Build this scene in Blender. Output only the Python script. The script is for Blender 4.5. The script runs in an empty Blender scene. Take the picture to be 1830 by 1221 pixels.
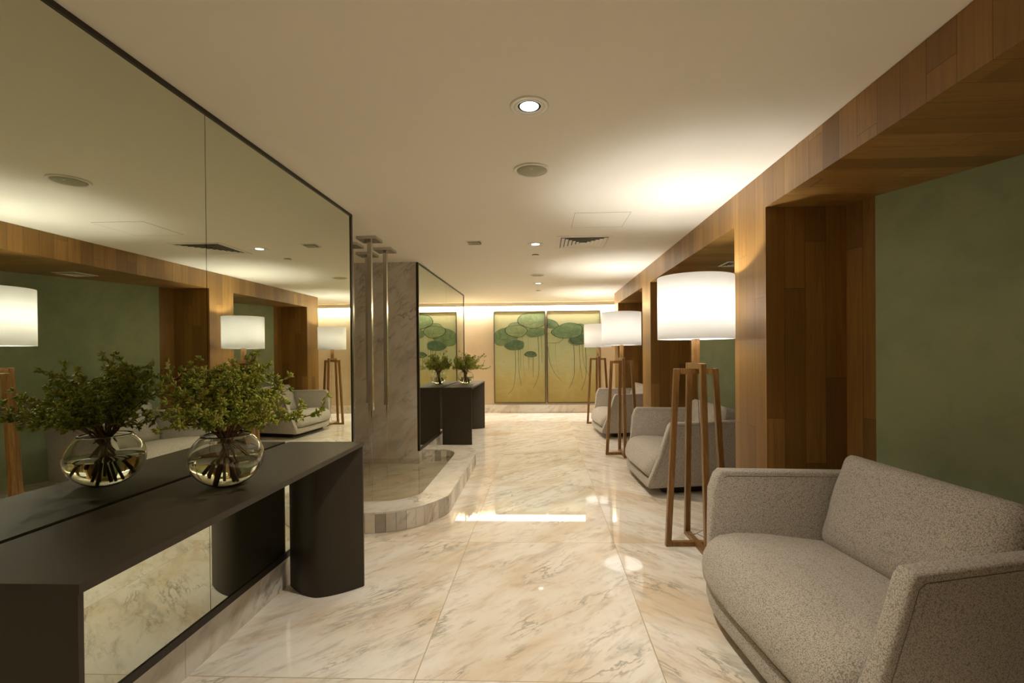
import bpy, bmesh, math, random
from mathutils import Vector, Matrix, noise

S = bpy.context.scene
COL = S.collection
PI = math.pi

# ------------------------------------------------------------------ camera
F_PX, YAW, PITCH, ROLL, CX, CY = 840.0, 0.03698, -0.00530, -0.00858, 939.43, 633.67
W_PX, H_PX = 1830.0, 1221.0
EYE = Vector((0, 0, 1.3))
fwd0 = Vector((-math.sin(YAW), math.cos(YAW), 0)); rt0 = Vector((math.cos(YAW), math.sin(YAW), 0)); up0 = Vector((0, 0, 1))
fwd = math.cos(PITCH) * fwd0 + math.sin(PITCH) * up0
upv = -math.sin(PITCH) * fwd0 + math.cos(PITCH) * up0
rt = math.cos(ROLL) * rt0 + math.sin(ROLL) * upv
up2 = -math.sin(ROLL) * rt0 + math.cos(ROLL) * upv
cam = bpy.data.cameras.new('camera'); camo = bpy.data.objects.new('camera', cam); COL.objects.link(camo)
M = Matrix.Identity(4)
for i in range(3):
    M[i][0] = rt[i]; M[i][1] = up2[i]; M[i][2] = -fwd[i]; M[i][3] = EYE[i]
camo.matrix_world = M
cam.sensor_fit = 'HORIZONTAL'; cam.sensor_width = 36.0
cam.lens = 36.0 * F_PX / W_PX
cam.shift_x = -(CX - W_PX / 2) / W_PX
cam.shift_y = (CY - H_PX / 2) / W_PX
cam.clip_start = 0.02
S.camera = camo

# ------------------------------------------------------------------ world, exposure
wd = bpy.data.worlds.new('world'); S.world = wd; wd.use_nodes = True
wd.node_tree.nodes['Background'].inputs[0].default_value = (1.0, 0.85, 0.62, 1)
wd.node_tree.nodes['Background'].inputs[1].default_value = 0.0
S.view_settings.view_transform = 'Standard'; S.view_settings.look = 'None'
S.view_settings.exposure = 1.38; S.view_settings.gamma = 1.0
S.view_settings.use_curve_mapping = False
S.cycles.max_bounces = 12; S.cycles.diffuse_bounces = 6; S.cycles.glossy_bounces = 6
S.cycles.transmission_bounces = 12; S.cycles.transparent_max_bounces = 12
S.cycles.blur_glossy = 0.5; S.cycles.sample_clamp_indirect = 6.0
S.cycles.caustics_refractive = True

# light strengths (all real fittings: downlights, lamp bulbs, cove strip)
DOWN_W = 50.0
BULB_W = 9.2
COVE_W = 62.0
WARM = (1.0, 0.885, 0.72)
NEUTRAL = (0.97, 0.98, 0.98)

# ------------------------------------------------------------------ dimensions
ZC = 2.353            # ceiling
XM = -1.4434          # mirror plane and face of the left wall
XF = 1.3096           # face of the timber portal on the right
ZS = 2.136            # soffit of the alcoves
YFAR = 10.02          # far wall
YBACK = -2.6
Z_TOP = 0.806         # console tops

# ------------------------------------------------------------------ node helpers
def new_mat(name):
    m = bpy.data.materials.new(name); m.use_nodes = True
    nt = m.node_tree; nt.nodes.clear()
    out = nt.nodes.new('ShaderNodeOutputMaterial')
    return m, nt, out

def N(nt, kind, **kw):
    n = nt.nodes.new(kind)
    for k, v in kw.items():
        if k.startswith('i_'):
            key = k[2:]
            key = int(key) if key.isdigit() else key.replace('_', ' ')
            n.inputs[key].default_value = v
        else:
            setattr(n, k, v)
    return n

def math_n(nt, op, a, b=None, c=None):
    n = nt.nodes.new('ShaderNodeMath'); n.operation = op
    for i, v in enumerate((a, b, c)):
        if v is None: continue
        if isinstance(v, (int, float)): n.inputs[i].default_value = v
        else: nt.links.new(v, n.inputs[i])
    return n.outputs[0]

def ramp(nt, fac, stops, interp='LINEAR'):
    n = nt.nodes.new('ShaderNodeValToRGB'); cr = n.color_ramp; cr.interpolation = interp
    while len(cr.elements) < len(stops): cr.elements.new(0.5)
    for e, (p, c) in zip(cr.elements, stops):
        e.position = p
        e.color = (c[0], c[1], c[2], 1) if isinstance(c, (tuple, list)) else (c, c, c, 1)
    nt.links.new(fac, n.inputs[0])
    return n.outputs[0]

def mix(nt, fac, a, b, mode='MIX'):
    n = nt.nodes.new('ShaderNodeMix'); n.data_type = 'RGBA'; n.blend_type = mode
    for sock, v in ((n.inputs[0], fac), (n.inputs[6], a), (n.inputs[7], b)):
        if isinstance(v, (int, float)): sock.default_value = v
        elif isinstance(v, (tuple, list)): sock.default_value = (v[0], v[1], v[2], 1)
        else: nt.links.new(v, sock)
    return n.outputs[2]

def principled(nt, out, color, rough=0.5, **kw):
    p = nt.nodes.new('ShaderNodeBsdfPrincipled')
    for key, v in (('Base Color', color), ('Roughness', rough)) + tuple((k.replace('_', ' '), v) for k, v in kw.items()):
        s = p.inputs[key]
        if isinstance(v, (int, float)): s.default_value = v
        elif isinstance(v, (tuple, list)): s.default_value = (v[0], v[1], v[2], 1) if len(v) == 3 and s.type == 'RGBA' else v
        else: nt.links.new(v, s)
    nt.links.new(p.outputs[0], out.inputs[0])
    return p

def bump(nt, p, height, strength=0.2, dist=0.002):
    b = nt.nodes.new('ShaderNodeBump'); b.inputs['Strength'].default_value = strength; b.inputs['Distance'].default_value = dist
    nt.links.new(height, b.inputs['Height']); nt.links.new(b.outputs[0], p.inputs['Normal'])

def simple(name, color, rough=0.5, **kw):
    m, nt, out = new_mat(name); principled(nt, out, color, rough, **kw); return m

def coords(nt):
    tc = nt.nodes.new('ShaderNodeTexCoord'); s = nt.nodes.new('ShaderNodeSeparateXYZ')
    nt.links.new(tc.outputs['Object'], s.inputs[0])
    return tc.outputs['Object'], s.outputs[0], s.outputs[1], s.outputs[2]

def comb(nt, x, y, z):
    n = nt.nodes.new('ShaderNodeCombineXYZ')
    for i, v in enumerate((x, y, z)):
        if isinstance(v, (int, float)): n.inputs[i].default_value = v
        else: nt.links.new(v, n.inputs[i])
    return n.outputs[0]

def noise_n(nt, vec, scale, detail=4, rough=0.55, dist=0.0):
    n = N(nt, 'ShaderNodeTexNoise'); n.inputs['Scale'].default_value = scale
    n.inputs['Detail'].default_value = detail; n.inputs['Roughness'].default_value = rough
    n.inputs['Distortion'].default_value = dist
    nt.links.new(vec, n.inputs['Vector']); return n.outputs[0]

def marble(name, mode, light=1.0, rough=0.07):
    """cream marble with diagonal grey and tan veins; mode 'floor' lays it in tiles with thin joints"""
    m, nt, out = new_mat(name)
    vec, x, y, z = coords(nt)
    joint = None
    if mode == 'floor':
        tx = math_n(nt, 'DIVIDE', math_n(nt, 'ADD', x, 0.5215), 0.993)
        ty = math_n(nt, 'DIVIDE', math_n(nt, 'SUBTRACT', y, 1.844), 1.355)
        col = math_n(nt, 'FLOOR', tx); row = math_n(nt, 'FLOOR', ty)
        sgn = math_n(nt, 'SUBTRACT', math_n(nt, 'MULTIPLY', math_n(nt, 'LESS_THAN', x, 0.4715), 2.0), 1.0)
        u0 = math_n(nt, 'MULTIPLY', x, sgn); v0 = y
        off = math_n(nt, 'ADD', math_n(nt, 'MULTIPLY', col, 3.71), math_n(nt, 'MULTIPLY', row, 7.13))
        jx = math_n(nt, 'ABSOLUTE', math_n(nt, 'SUBTRACT', math_n(nt, 'FRACT', tx), 0.5))
        jy = math_n(nt, 'ABSOLUTE', math_n(nt, 'SUBTRACT', math_n(nt, 'FRACT', ty), 0.5))
        ja = math_n(nt, 'GREATER_THAN', jx, 0.5 - 0.0022 / 0.993)
        jb = math_n(nt, 'GREATER_THAN', jy, 0.5 - 0.0022 / 1.355)
        joint = math_n(nt, 'MAXIMUM', ja, jb)
    else:
        u0 = math_n(nt, 'ADD', x, math_n(nt, 'MULTIPLY', y, 0.9)); v0 = z; off = 3.3
        if mode == 'flat':
            u0, v0 = x, y
    a = math_n(nt, 'ADD', u0, v0); b = math_n(nt, 'SUBTRACT', u0, v0)
    st = 1.0 if mode == 'floor' else 0.62
    w1 = comb(nt, math_n(nt, 'MULTIPLY', a, 0.75), math_n(nt, 'MULTIPLY', b, 1.9 * st), off)
    w2 = comb(nt, math_n(nt, 'MULTIPLY', a, 1.5), math_n(nt, 'MULTIPLY', b, 5.5 * st), off)
    big = noise_n(nt, w1, 0.9, 4, 0.55, 0.6)
    cloud = noise_n(nt, w1, 3.1, 6, 0.62, 0.8)
    fine = noise_n(nt, w2, 2.4, 9, 0.68, 0.3)
    vein = noise_n(nt, w2, 1.3, 7, 0.62, 0.35)
    base = ramp(nt, big, [(0.34, (0.73 * light, 0.615 * light, 0.465 * light)), (0.47, (0.82 * light, 0.755 * light, 0.65 * light)), (0.60, (0.87 * light, 0.835 * light, 0.765 * light))])
    tan = ramp(nt, cloud, [(0.50, 0.0), (0.72, 0.55)])
    c = mix(nt, tan, base, (0.60 * light, 0.455 * light, 0.285 * light))
    fv = ramp(nt, fine, [(0.32, 0.55), (0.45, 0.0), (0.62, 0.0), (0.74, 0.40)])
    c = mix(nt, fv, c, (0.44 * light, 0.385 * light, 0.30 * light))
    # thin drawn veins where the noise crosses its middle value, only in some areas
    line = ramp(nt, math_n(nt, 'ABSOLUTE', math_n(nt, 'SUBTRACT', vein, 0.5)), [(0.0, 1.0), (0.012, 0.55), (0.035, 0.0)])
    area = ramp(nt, noise_n(nt, w1, 2.0, 3, 0.5, 0.3), [(0.50, 0.0), (0.66, 0.75)])
    c = mix(nt, math_n(nt, 'MULTIPLY', line, area), c, (0.25 * light, 0.22 * light, 0.17 * light))
    grey = math_n(nt, 'MULTIPLY', ramp(nt, noise_n(nt, w2, 1.1, 5, 0.6, 0.6), [(0.55, 0.0), (0.70, 0.5)]), 1.0)
    c = mix(nt, grey, c, (0.42 * light, 0.40 * light, 0.35 * light))
    dk = math_n(nt, 'MULTIPLY', ramp(nt, noise_n(nt, w2, 7.0, 4, 0.6, 0.9), [(0.73, 0.0), (0.76, 1.0)]), area)
    c = mix(nt, dk, c, (0.10, 0.085, 0.06))
    r = rough
    if joint is not None:
        c = mix(nt, joint, c, (0.46, 0.36, 0.22))
        r = math_n(nt, 'ADD', math_n(nt, 'MULTIPLY', joint, 0.5), rough)
    principled(nt, out, c, r)
    return m

def wood_boards(name, length_axis, width_axis, width=0.118, length=1.6, dark=1.0, rough=0.38):
    """boards laid along length_axis; every board its own tone"""
    m, nt, out = new_mat(name)
    vec, x, y, z = coords(nt)
    ax = {'x': x, 'y': y, 'z': z}
    L, Wd = ax[length_axis], ax[width_axis]
    b = N(nt, 'ShaderNodeTexBrick'); b.offset = 0.37; b.offset_frequency = 2; b.squash = 1.0
    b.inputs['Scale'].default_value = 1.0; b.inputs['Brick Width'].default_value = length; b.inputs['Row Height'].default_value = width
    b.inputs['Mortar Size'].default_value = 0.0009; b.inputs['Mortar Smooth'].default_value = 0.0; b.inputs['Bias'].default_value = 0.0
    b.inputs['Color1'].default_value = (0, 0, 0, 1); b.inputs['Color2'].default_value = (1, 1, 1, 1); b.inputs['Mortar'].default_value = (0.5, 0.5, 0.5, 1)
    row = math_n(nt, 'FLOOR', math_n(nt, 'DIVIDE', Wd, width))
    shift = math_n(nt, 'MULTIPLY', math_n(nt, 'SINE', math_n(nt, 'MULTIPLY', row, 12.9898)), 0.9)
    nt.links.new(comb(nt, math_n(nt, 'ADD', L, shift), Wd, 0.0), b.inputs['Vector'])
    tone = b.outputs['Color']; gap = b.outputs['Fac']
    rowt = math_n(nt, 'FRACT', math_n(nt, 'MULTIPLY', math_n(nt, 'SINE', math_n(nt, 'MULTIPLY', row, 78.233)), 43.7585))
    t = math_n(nt, 'ADD', math_n(nt, 'MULTIPLY', tone, 0.55), math_n(nt, 'MULTIPLY', rowt, 0.45))
    other = math_n(nt, 'ADD', math_n(nt, 'ADD', x, y), math_n(nt, 'ADD', z, 0.0))
    g = comb(nt, math_n(nt, 'MULTIPLY', L, 1.1), math_n(nt, 'MULTIPLY', Wd, 22.0), math_n(nt, 'MULTIPLY', tone, 9.0))
    grain = noise_n(nt, g, 2.0, 6, 0.62, 0.9)
    g2 = comb(nt, math_n(nt, 'MULTIPLY', L, 3.0), math_n(nt, 'MULTIPLY', Wd, 120.0), math_n(nt, 'MULTIPLY', tone, 5.0))
    fine = noise_n(nt, g2, 2.0, 3, 0.6, 0.2)
    c = ramp(nt, t, [(0.0, (0.150 * dark, 0.070 * dark, 0.016 * dark)), (0.5, (0.290 * dark, 0.144 * dark, 0.030 * dark)), (1.0, (0.45 * dark, 0.240 * dark, 0.060 * dark))])
    c = mix(nt, ramp(nt, grain, [(0.35, 0.45), (0.6, 0.0)]), c, (0.135 * dark, 0.062 * dark, 0.018 * dark))
    c = mix(nt, math_n(nt, 'MULTIPLY', fine, 0.25), c, (0.18 * dark, 0.09 * dark, 0.028 * dark))
    c = mix(nt, gap, c, (0.045, 0.02, 0.008))
    p = principled(nt, out, c, rough)
    bump(nt, p, fine, 0.06, 0.001)
    return m

def wood_lamp(name):
    m, nt, out = new_mat(name)
    vec, x, y, z = coords(nt)
    g = comb(nt, math_n(nt, 'MULTIPLY', x, 30.0), math_n(nt, 'MULTIPLY', y, 30.0), math_n(nt, 'MULTIPLY', z, 2.5))
    grain = noise_n(nt, g, 3.0, 5, 0.6, 0.5)
    c = ramp(nt, grain, [(0.3, (0.15, 0.072, 0.018)), (0.55, (0.25, 0.125, 0.034)), (0.75, (0.33, 0.175, 0.055))])
    principled(nt, out, c, 0.36)
    return m

def tweed(name):
    """grey-taupe flat weave, light and dark threads"""
    m, nt, out = new_mat(name)
    vec, x, y, z = coords(nt)
    v = N(nt, 'ShaderNodeTexVoronoi'); v.inputs['Scale'].default_value = 230.0; v.inputs['Randomness'].default_value = 0.9
    nt.links.new(vec, v.inputs['Vector'])
    thread = v.outputs['Distance']
    fl = noise_n(nt, vec, 420.0, 2, 0.5)
    large = noise_n(nt, vec, 14.0, 3, 0.5)
    c = ramp(nt, thread, [(0.10, (0.74, 0.675, 0.595)), (0.45, (0.51, 0.462, 0.40)), (0.75, (0.24, 0.215, 0.18))])
    c = mix(nt, math_n(nt, 'MULTIPLY', fl, 0.45), c, (0.34, 0.305, 0.26))
    c = mix(nt, math_n(nt, 'MULTIPLY', large, 0.12), c, (0.26, 0.23, 0.195))
    p = principled(nt, out, c, 0.85, Sheen_Weight=0.15, Sheen_Roughness=0.5)
    p.inputs['Specular IOR Level'].default_value = 0.2
    h = math_n(nt, 'SUBTRACT', 1.0, thread)
    bump(nt, p, h, 0.35, 0.001)
    return m

def plaster(name, c0, c1, c2, rough=0.75):
    m, nt, out = new_mat(name)
    vec, x, y, z = coords(nt)
    a = noise_n(nt, vec, 1.6, 5, 0.6, 0.4); b = noise_n(nt, vec, 5.5, 5, 0.65, 0.6)
    c = ramp(nt, a, [(0.3, c0), (0.52, c1), (0.75, c2)])
    c = mix(nt, ramp(nt, b, [(0.52, 0.0), (0.72, 0.55)]), c, c0)
    principled(nt, out, c, rough)
    return m

MAT = {}
MAT['floor'] = marble('cream marble tiles', 'floor', 1.0, 0.022)
MAT['stone'] = marble('veined marble wall', 'wall', 0.80, 0.30)
MAT['kerb'] = [marble('marble kerb tone ' + t, 'wall', k, 0.25) for t, k in (('pale', 0.95), ('mid', 0.72), ('deep', 0.50))]
MAT['coping'] = marble('marble coping', 'flat', 0.86, 0.22)
MAT['skirting'] = marble('marble skirting', 'wall', 0.86, 0.22)
MAT['board_z_y'] = wood_boards('upright boards on the portal face', 'z', 'y')
MAT['board_z_x'] = wood_boards('upright boards on the alcove sides', 'z', 'x', 0.118, 1.3)
MAT['board_x_y'] = wood_boards('boards across the soffit', 'x', 'y', 0.118, 1.3)
MAT['lamp_wood'] = wood_lamp('oiled teak')
MAT['tweed'] = tweed('taupe tweed')
MAT['green'] = plaster('green stucco', (0.255, 0.320, 0.180), (0.350, 0.405, 0.235), (0.400, 0.440, 0.270))
MAT['beige'] = plaster('beige wall covering', (0.49, 0.39, 0.245), (0.53, 0.425, 0.27), (0.56, 0.45, 0.29), 0.8)
MAT['ceiling'] = simple('warm white ceiling paint', (0.86, 0.80, 0.675), 0.9)
MAT['fitting'] = simple('cream fitting', (0.82, 0.775, 0.67), 0.55)
MAT['bronze'] = simple('dark bronze frame', (0.040, 0.031, 0.020), 0.42, Metallic=0.3)
MAT['console'] = simple('dark brown satin lacquer', (0.042, 0.0335, 0.0215), 0.44, Specular_IOR_Level=0.3)
MAT['mirror'] = simple('tinted mirror glass', (0.69, 0.72, 0.605), 0.0, Metallic=1.0)
MAT['chrome'] = simple('brushed chrome', (0.55, 0.54, 0.50), 0.16, Metallic=1.0)
MAT['dark'] = simple('shadow gap black', (0.012, 0.010, 0.008), 0.8)
MAT['grille'] = simple('grey green speaker mesh', (0.40, 0.39, 0.27), 0.8)
MAT['plinth'] = simple('dark brown plinth', (0.035, 0.026, 0.018), 0.5)
MAT['cord'] = simple('grey cord', (0.22, 0.20, 0.17), 0.6)
MAT['seam'] = simple('seam thread', (0.17, 0.15, 0.125), 0.9)
MAT['bark'] = simple('brown bark', (0.22, 0.14, 0.055), 0.7)
MAT['twig'] = simple('green brown twig', (0.16, 0.12, 0.034), 0.7)

def leaf_mat():
    m, nt, out = new_mat('green buds')
    vec, x, y, z = coords(nt)
    n = noise_n(nt, vec, 26.0, 3, 0.6)
    c = ramp(nt, n, [(0.30, (0.13, 0.20, 0.014)), (0.44, (0.25, 0.31, 0.025)), (0.58, (0.38, 0.38, 0.045)), (0.72, (0.42, 0.30, 0.075))])
    p = principled(nt, out, c, 0.42)
    return m
MAT['leaf'] = leaf_mat()

def glass_mat(name, color, ior):
    m, nt, out = new_mat(name)
    p = principled(nt, out, color, 0.0, Transmission_Weight=1.0, IOR=ior)
    return m
MAT['glass'] = glass_mat('clear glass', (0.97, 0.98, 0.95), 1.45)
MAT['water'] = glass_mat('vase water', (0.93, 0.90, 0.74), 1.33)
MAT['jet'] = glass_mat('falling water', (0.95, 0.95, 0.90), 1.33)

def pool_mat():
    m, nt, out = new_mat('pool water')
    vec, x, y, z = coords(nt)
    r = noise_n(nt, vec, 14.0, 3, 0.5, 0.6)
    bp = N(nt, 'ShaderNodeBump'); bp.inputs['Strength'].default_value = 0.10; bp.inputs['Distance'].default_value = 0.01
    nt.links.new(r, bp.inputs['Height'])
    fr = N(nt, 'ShaderNodeFresnel'); fr.inputs['IOR'].default_value = 1.33; nt.links.new(bp.outputs[0], fr.inputs['Normal'])
    tr = N(nt, 'ShaderNodeBsdfTransparent'); tr.inputs[0].default_value = (0.92, 0.90, 0.80, 1)
    gl = N(nt, 'ShaderNodeBsdfGlossy'); gl.inputs['Roughness'].default_value = 0.03; nt.links.new(bp.outputs[0], gl.inputs['Normal'])
    mx = N(nt, 'ShaderNodeMixShader'); nt.links.new(fr.outputs[0], mx.inputs[0]); nt.links.new(tr.outputs[0], mx.inputs[1]); nt.links.new(gl.outputs[0], mx.inputs[2])
    nt.links.new(mx.outputs[0], out.inputs[0])
    return m
MAT['pool'] = pool_mat()

def shade_mat(name='white fabric shade', k=0.36):
    m, nt, out = new_mat(name)
    d = N(nt, 'ShaderNodeBsdfDiffuse'); d.inputs[0].default_value = (0.86, 0.84, 0.80, 1)
    t = N(nt, 'ShaderNodeBsdfTranslucent'); t.inputs[0].default_value = (0.86, 0.84, 0.80, 1)
    mx = N(nt, 'ShaderNodeMixShader'); mx.inputs[0].default_value = k
    nt.links.new(d.outputs[0], mx.inputs[1]); nt.links.new(t.outputs[0], mx.inputs[2]); nt.links.new(mx.outputs[0], out.inputs[0])
    return m
MAT['shade'] = shade_mat()
MAT['opal'] = shade_mat('opal diffuser', 0.5)

def emit(name, color, s):
    m, nt, out = new_mat(name); e = N(nt, 'ShaderNodeEmission'); e.inputs[0].default_value = (*color, 1); e.inputs[1].default_value = s
    nt.links.new(e.outputs[0], out.inputs[0]); return m
MAT['led'] = emit('lit lamp face', (1.0, 0.97, 0.92), 2.0)
MAT['strip'] = emit('lit strip', (1.0, 0.96, 0.88), 13.0)

# ------------------------------------------------------------------ mesh helpers
class MB:
    def __init__(s): s.bm = bmesh.new()
    def face(s, pts, mi=0):
        f = s.bm.faces.new([s.bm.verts.new(p) for p in pts]); f.material_index = mi; return f
    def box(s, x0, x1, y0, y1, z0, z1, mi=0, bev=0.0, seg=2):
        return s.prism([(x0, y0), (x1, y0), (x1, y1), (x0, y1)], z0, z1, mi, bev, seg)
    def prism(s, poly, z0, z1, mi=0, bev=0.0, seg=2, top=None):
        """poly in plan, counter-clockwise; top: another outline for the upper end"""
        top = top or poly
        vb = [s.bm.verts.new((x, y, z0)) for x, y in poly]; vt = [s.bm.verts.new((x, y, z1)) for x, y in top]
        n = len(poly); fs = [s.bm.faces.new(vb[::-1]), s.bm.faces.new(vt)]
        for i in range(n): fs.append(s.bm.faces.new((vb[i], vb[(i + 1) % n], vt[(i + 1) % n], vt[i])))
        for f in fs: f.material_index = mi
        if bev:
            es = list({e for f in fs for e in f.edges if e.calc_face_angle(0) > 0.5})
            bmesh.ops.bevel(s.bm, geom=es, offset=bev, segments=seg, profile=0.5, affect='EDGES', clamp_overlap=True)
        return fs
    def bar(s, p, q, w, mi=0, updir=Vector((0, 0, 1)), d=None, ang=0):
        """square bar from p to q"""
        p, q = Vector(p), Vector(q); a = (q - p).normalized(); d = d or w
        u = a.cross(updir)
        if u.length < 1e-5: u = a.cross(Vector((0, 1, 0)))
        u.normalize(); v = u.cross(a).normalized()
        rings = []
        for c in (p, q): rings.append([s.bm.verts.new(c + u * (w / 2 * i) + v * (d / 2 * j)) for i, j in ((-1, -1), (1, -1), (1, 1), (-1, 1))])
        fs = [s.bm.faces.new(rings[0]), s.bm.faces.new(rings[1][::-1])]
        for i in range(4): fs.append(s.bm.faces.new((rings[0][i], rings[1][i], rings[1][(i + 1) % 4], rings[0][(i + 1) % 4])))
        for f in fs: f.material_index = mi
    def tube(s, pts, radii, seg=6, mi=0, cap=True):
        pts = [Vector(p) for p in pts]; n = len(pts)
        if isinstance(radii, (int, float)): radii = [radii] * n
        ref = Vector((0.31, 0.17, 0.93)); rings = []
        for i, p in enumerate(pts):
            t = (pts[min(i + 1, n - 1)] - pts[max(i - 1, 0)])
            t = t.normalized() if t.length > 1e-9 else Vector((0, 0, 1))
            u = t.cross(ref)
            if u.length < 1e-3: u = t.cross(Vector((1, 0, 0)))
            u.normalize(); v = t.cross(u)
            rings.append([s.bm.verts.new(p + (u * math.cos(2 * PI * k / seg) + v * math.sin(2 * PI * k / seg)) * radii[i]) for k in range(seg)])
        for a, b in zip(rings, rings[1:]):
            for k in range(seg):
                f = s.bm.faces.new((a[k], a[(k + 1) % seg], b[(k + 1) % seg], b[k])); f.material_index = mi; f.smooth = True
        if cap:
            for r in (rings[0][::-1], rings[-1]):
                f = s.bm.faces.new(r); f.material_index = mi
    def lathe(s, prof, seg=48, mi=0, c=(0, 0), smooth=True, closed=False):
        """profile of (radius, z); radius 0 makes a pole"""
        rings = []
        for r, z in prof:
            if r < 1e-6: rings.append([s.bm.verts.new((c[0], c[1], z))])
            else: rings.append([s.bm.verts.new((c[0] + r * math.cos(2 * PI * k / seg), c[1] + r * math.sin(2 * PI * k / seg), z)) for k in range(seg)])
        prs = list(zip(rings, rings[1:])) + ([(rings[-1], rings[0])] if closed else [])
        for a, b in prs:
            for k in range(seg):
                k2 = (k + 1) % seg
                if len(a) == 1 and len(b) == 1: continue
                if len(a) == 1: f = s.bm.faces.new((a[0], b[k2], b[k]))
                elif len(b) == 1: f = s.bm.faces.new((a[k], a[k2], b[0]))
                else: f = s.bm.faces.new((a[k], a[k2], b[k2], b[k]))
                f.material_index = mi; f.smooth = smooth
    def build(s, name, mats, parent=None, loc=(0, 0, 0), rotz=0.0, smooth=None, normals=True):
        if normals: bmesh.ops.recalc_face_normals(s.bm, faces=s.bm.faces)
        me = bpy.data.meshes.new(name); s.bm.to_mesh(me); s.bm.free()
        for m in (mats if isinstance(mats, (list, tuple)) else [mats]): me.materials.append(m)
        if smooth is not None:
            for p in me.polygons: p.use_smooth = True
            try: me.set_sharp_from_angle(angle=math.radians(smooth))
            except Exception: pass
        o = bpy.data.objects.new(name, me); COL.objects.link(o)
        o.location = loc; o.rotation_euler = (0, 0, rotz)
        if parent: o.parent = parent
        return o

def tag(o, label=None, cat=None, group=None, kind=None):
    if label: o['label'] = label
    if cat: o['category'] = cat
    if group: o['group'] = group
    if kind: o['kind'] = kind
    return o

def thing(name, label, cat, loc=(0, 0, 0), rotz=0.0, group=None):
    o = bpy.data.objects.new(name, None); COL.objects.link(o); o.empty_display_size = 0.1
    o.location = loc; o.rotation_euler = (0, 0, rotz)
    return tag(o, label, cat, group)

def copy_tree(o, parent=None):
    c = o.copy(); COL.objects.link(c); c.parent = parent
    for ch in list(o.children): copy_tree(ch, c)
    return c

def place(root, loc, rotz, label):
    c = copy_tree(root); c.location = loc; c.rotation_euler = (0, 0, rotz); c['label'] = label
    return c

def struct(mb, name, mats, **kw):
    return tag(mb.build(name, mats, **kw), kind='structure')

def box_struct(name, mats, *b):
    m = MB(); m.box(*b); return struct(m, name, mats)

# ------------------------------------------------------------------ the setting
box_struct('floor', MAT['floor'], -4.2, 3.6, YBACK - 0.1, YFAR + 0.1, -0.10, 0.0)
# ceiling stops short of the far wall to leave the lighting cove
box_struct('ceiling', MAT['ceiling'], -4.2, 3.6, YBACK - 0.1, YFAR - 0.16, ZC, ZC + 0.10)
box_struct('trim_1', MAT['ceiling'], -4.2, 3.6, YFAR - 0.16, YFAR + 0.1, ZC + 0.11, ZC + 0.16)
m = MB(); m.box(-4.1, 3.4, YFAR - 0.150, YFAR - 0.138, ZC - 0.085, ZC - 0.005)
struct(m, 'trim_2', MAT['ceiling'])
box_struct('wall_far', MAT['beige'], -4.2, 3.6, YFAR, YFAR + 0.1, 0.0, ZC + 0.12)
box_struct('wall_back', MAT['beige'], -1.75, 3.6, YBACK - 0.1, YBACK, 0.0, ZC)
box_struct('wall_end', MAT['beige'], -4.2, -4.1, 8.56, YFAR, 0.0, ZC)
m = MB(); m.box(-4.1, 3.5, YFAR - 0.018, YFAR, 0.0, 0.178, bev=0.002)
struct(m, 'baseboard_far', MAT['skirting'])

# left wall: two stone blocks with a fountain niche between them
Y1E, Y2S, Y2E = 3.545, 5.400, 8.575
box_struct('wall_left', MAT['stone'], -1.75, -1.465, YBACK, Y1E, 0.0, ZC)
box_struct('wall_left_far', MAT['stone'], -4.1, -1.465, Y2S, Y2E, 0.0, ZC)
box_struct('wall_niche', MAT['stone'], -2.50, -2.40, Y1E - 0.3, Y2S, 0.0, ZC)
box_struct('wall_niche_side', MAT['stone'], -2.40, -1.75, Y1E - 0.10, Y1E, 0.0, ZC)
def skirting(name, y0, y1, joints):
    mm = MB(); cuts = [y0] + joints + [y1]
    for a, b in zip(cuts, cuts[1:]): mm.box(-1.466, XM, a + 0.0012, b - 0.0012, 0.0, 0.158)
    struct(mm, name, MAT['skirting'])
skirting('baseboard_left', YBACK, Y1E, [-0.87, 0.48, 1.827])
skirting('baseboard_left_far', Y2S, Y2E, [6.75, 8.1])

def framed_mirror(y0, y1, seams, label):
    t = thing('wall_mirror', label, 'mirror', (XM, (y0 + y1) / 2, 0), 0, 'tall framed wall mirrors')
    yc = (y0 + y1) / 2
    f = MB()
    f.box(-0.020, 0.006, y0 - yc, y1 - yc, 2.333, ZC - 0.001)
    f.box(-0.020, 0.006, y0 - yc, y1 - yc, 0.1595, 0.192)
    f.box(-0.020, 0.006, y0 - yc, y0 - yc + 0.030, 0.192, 2.333)
    f.box(-0.020, 0.006, y1 - yc - 0.030, y1 - yc, 0.192, 2.333)
    f.box(-0.020, -0.014, y0 - yc, y1 - yc, 0.16, ZC - 0.002)
    f.build('frame', MAT['bronze'], t)
    cuts = [y0 + 0.030] + seams + [y1 - 0.030]
    for a, b in zip(cuts, cuts[1:]):
        g = MB(); g.box(-0.012, 0.0, a - yc + 0.0015, b - yc - 0.0015, 0.192, 2.333)
        g.build('glass_panel', MAT['mirror'], t)
    return t
framed_mirror(-2.5, 3.522, [-1.06, 0.456, 1.972], 'huge dark-framed wall mirror nearest the camera, behind the long console table')
framed_mirror(5.402, 8.570, [6.99], 'dark-framed wall mirror beyond the fountain, reflecting the lotus painting')

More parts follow.
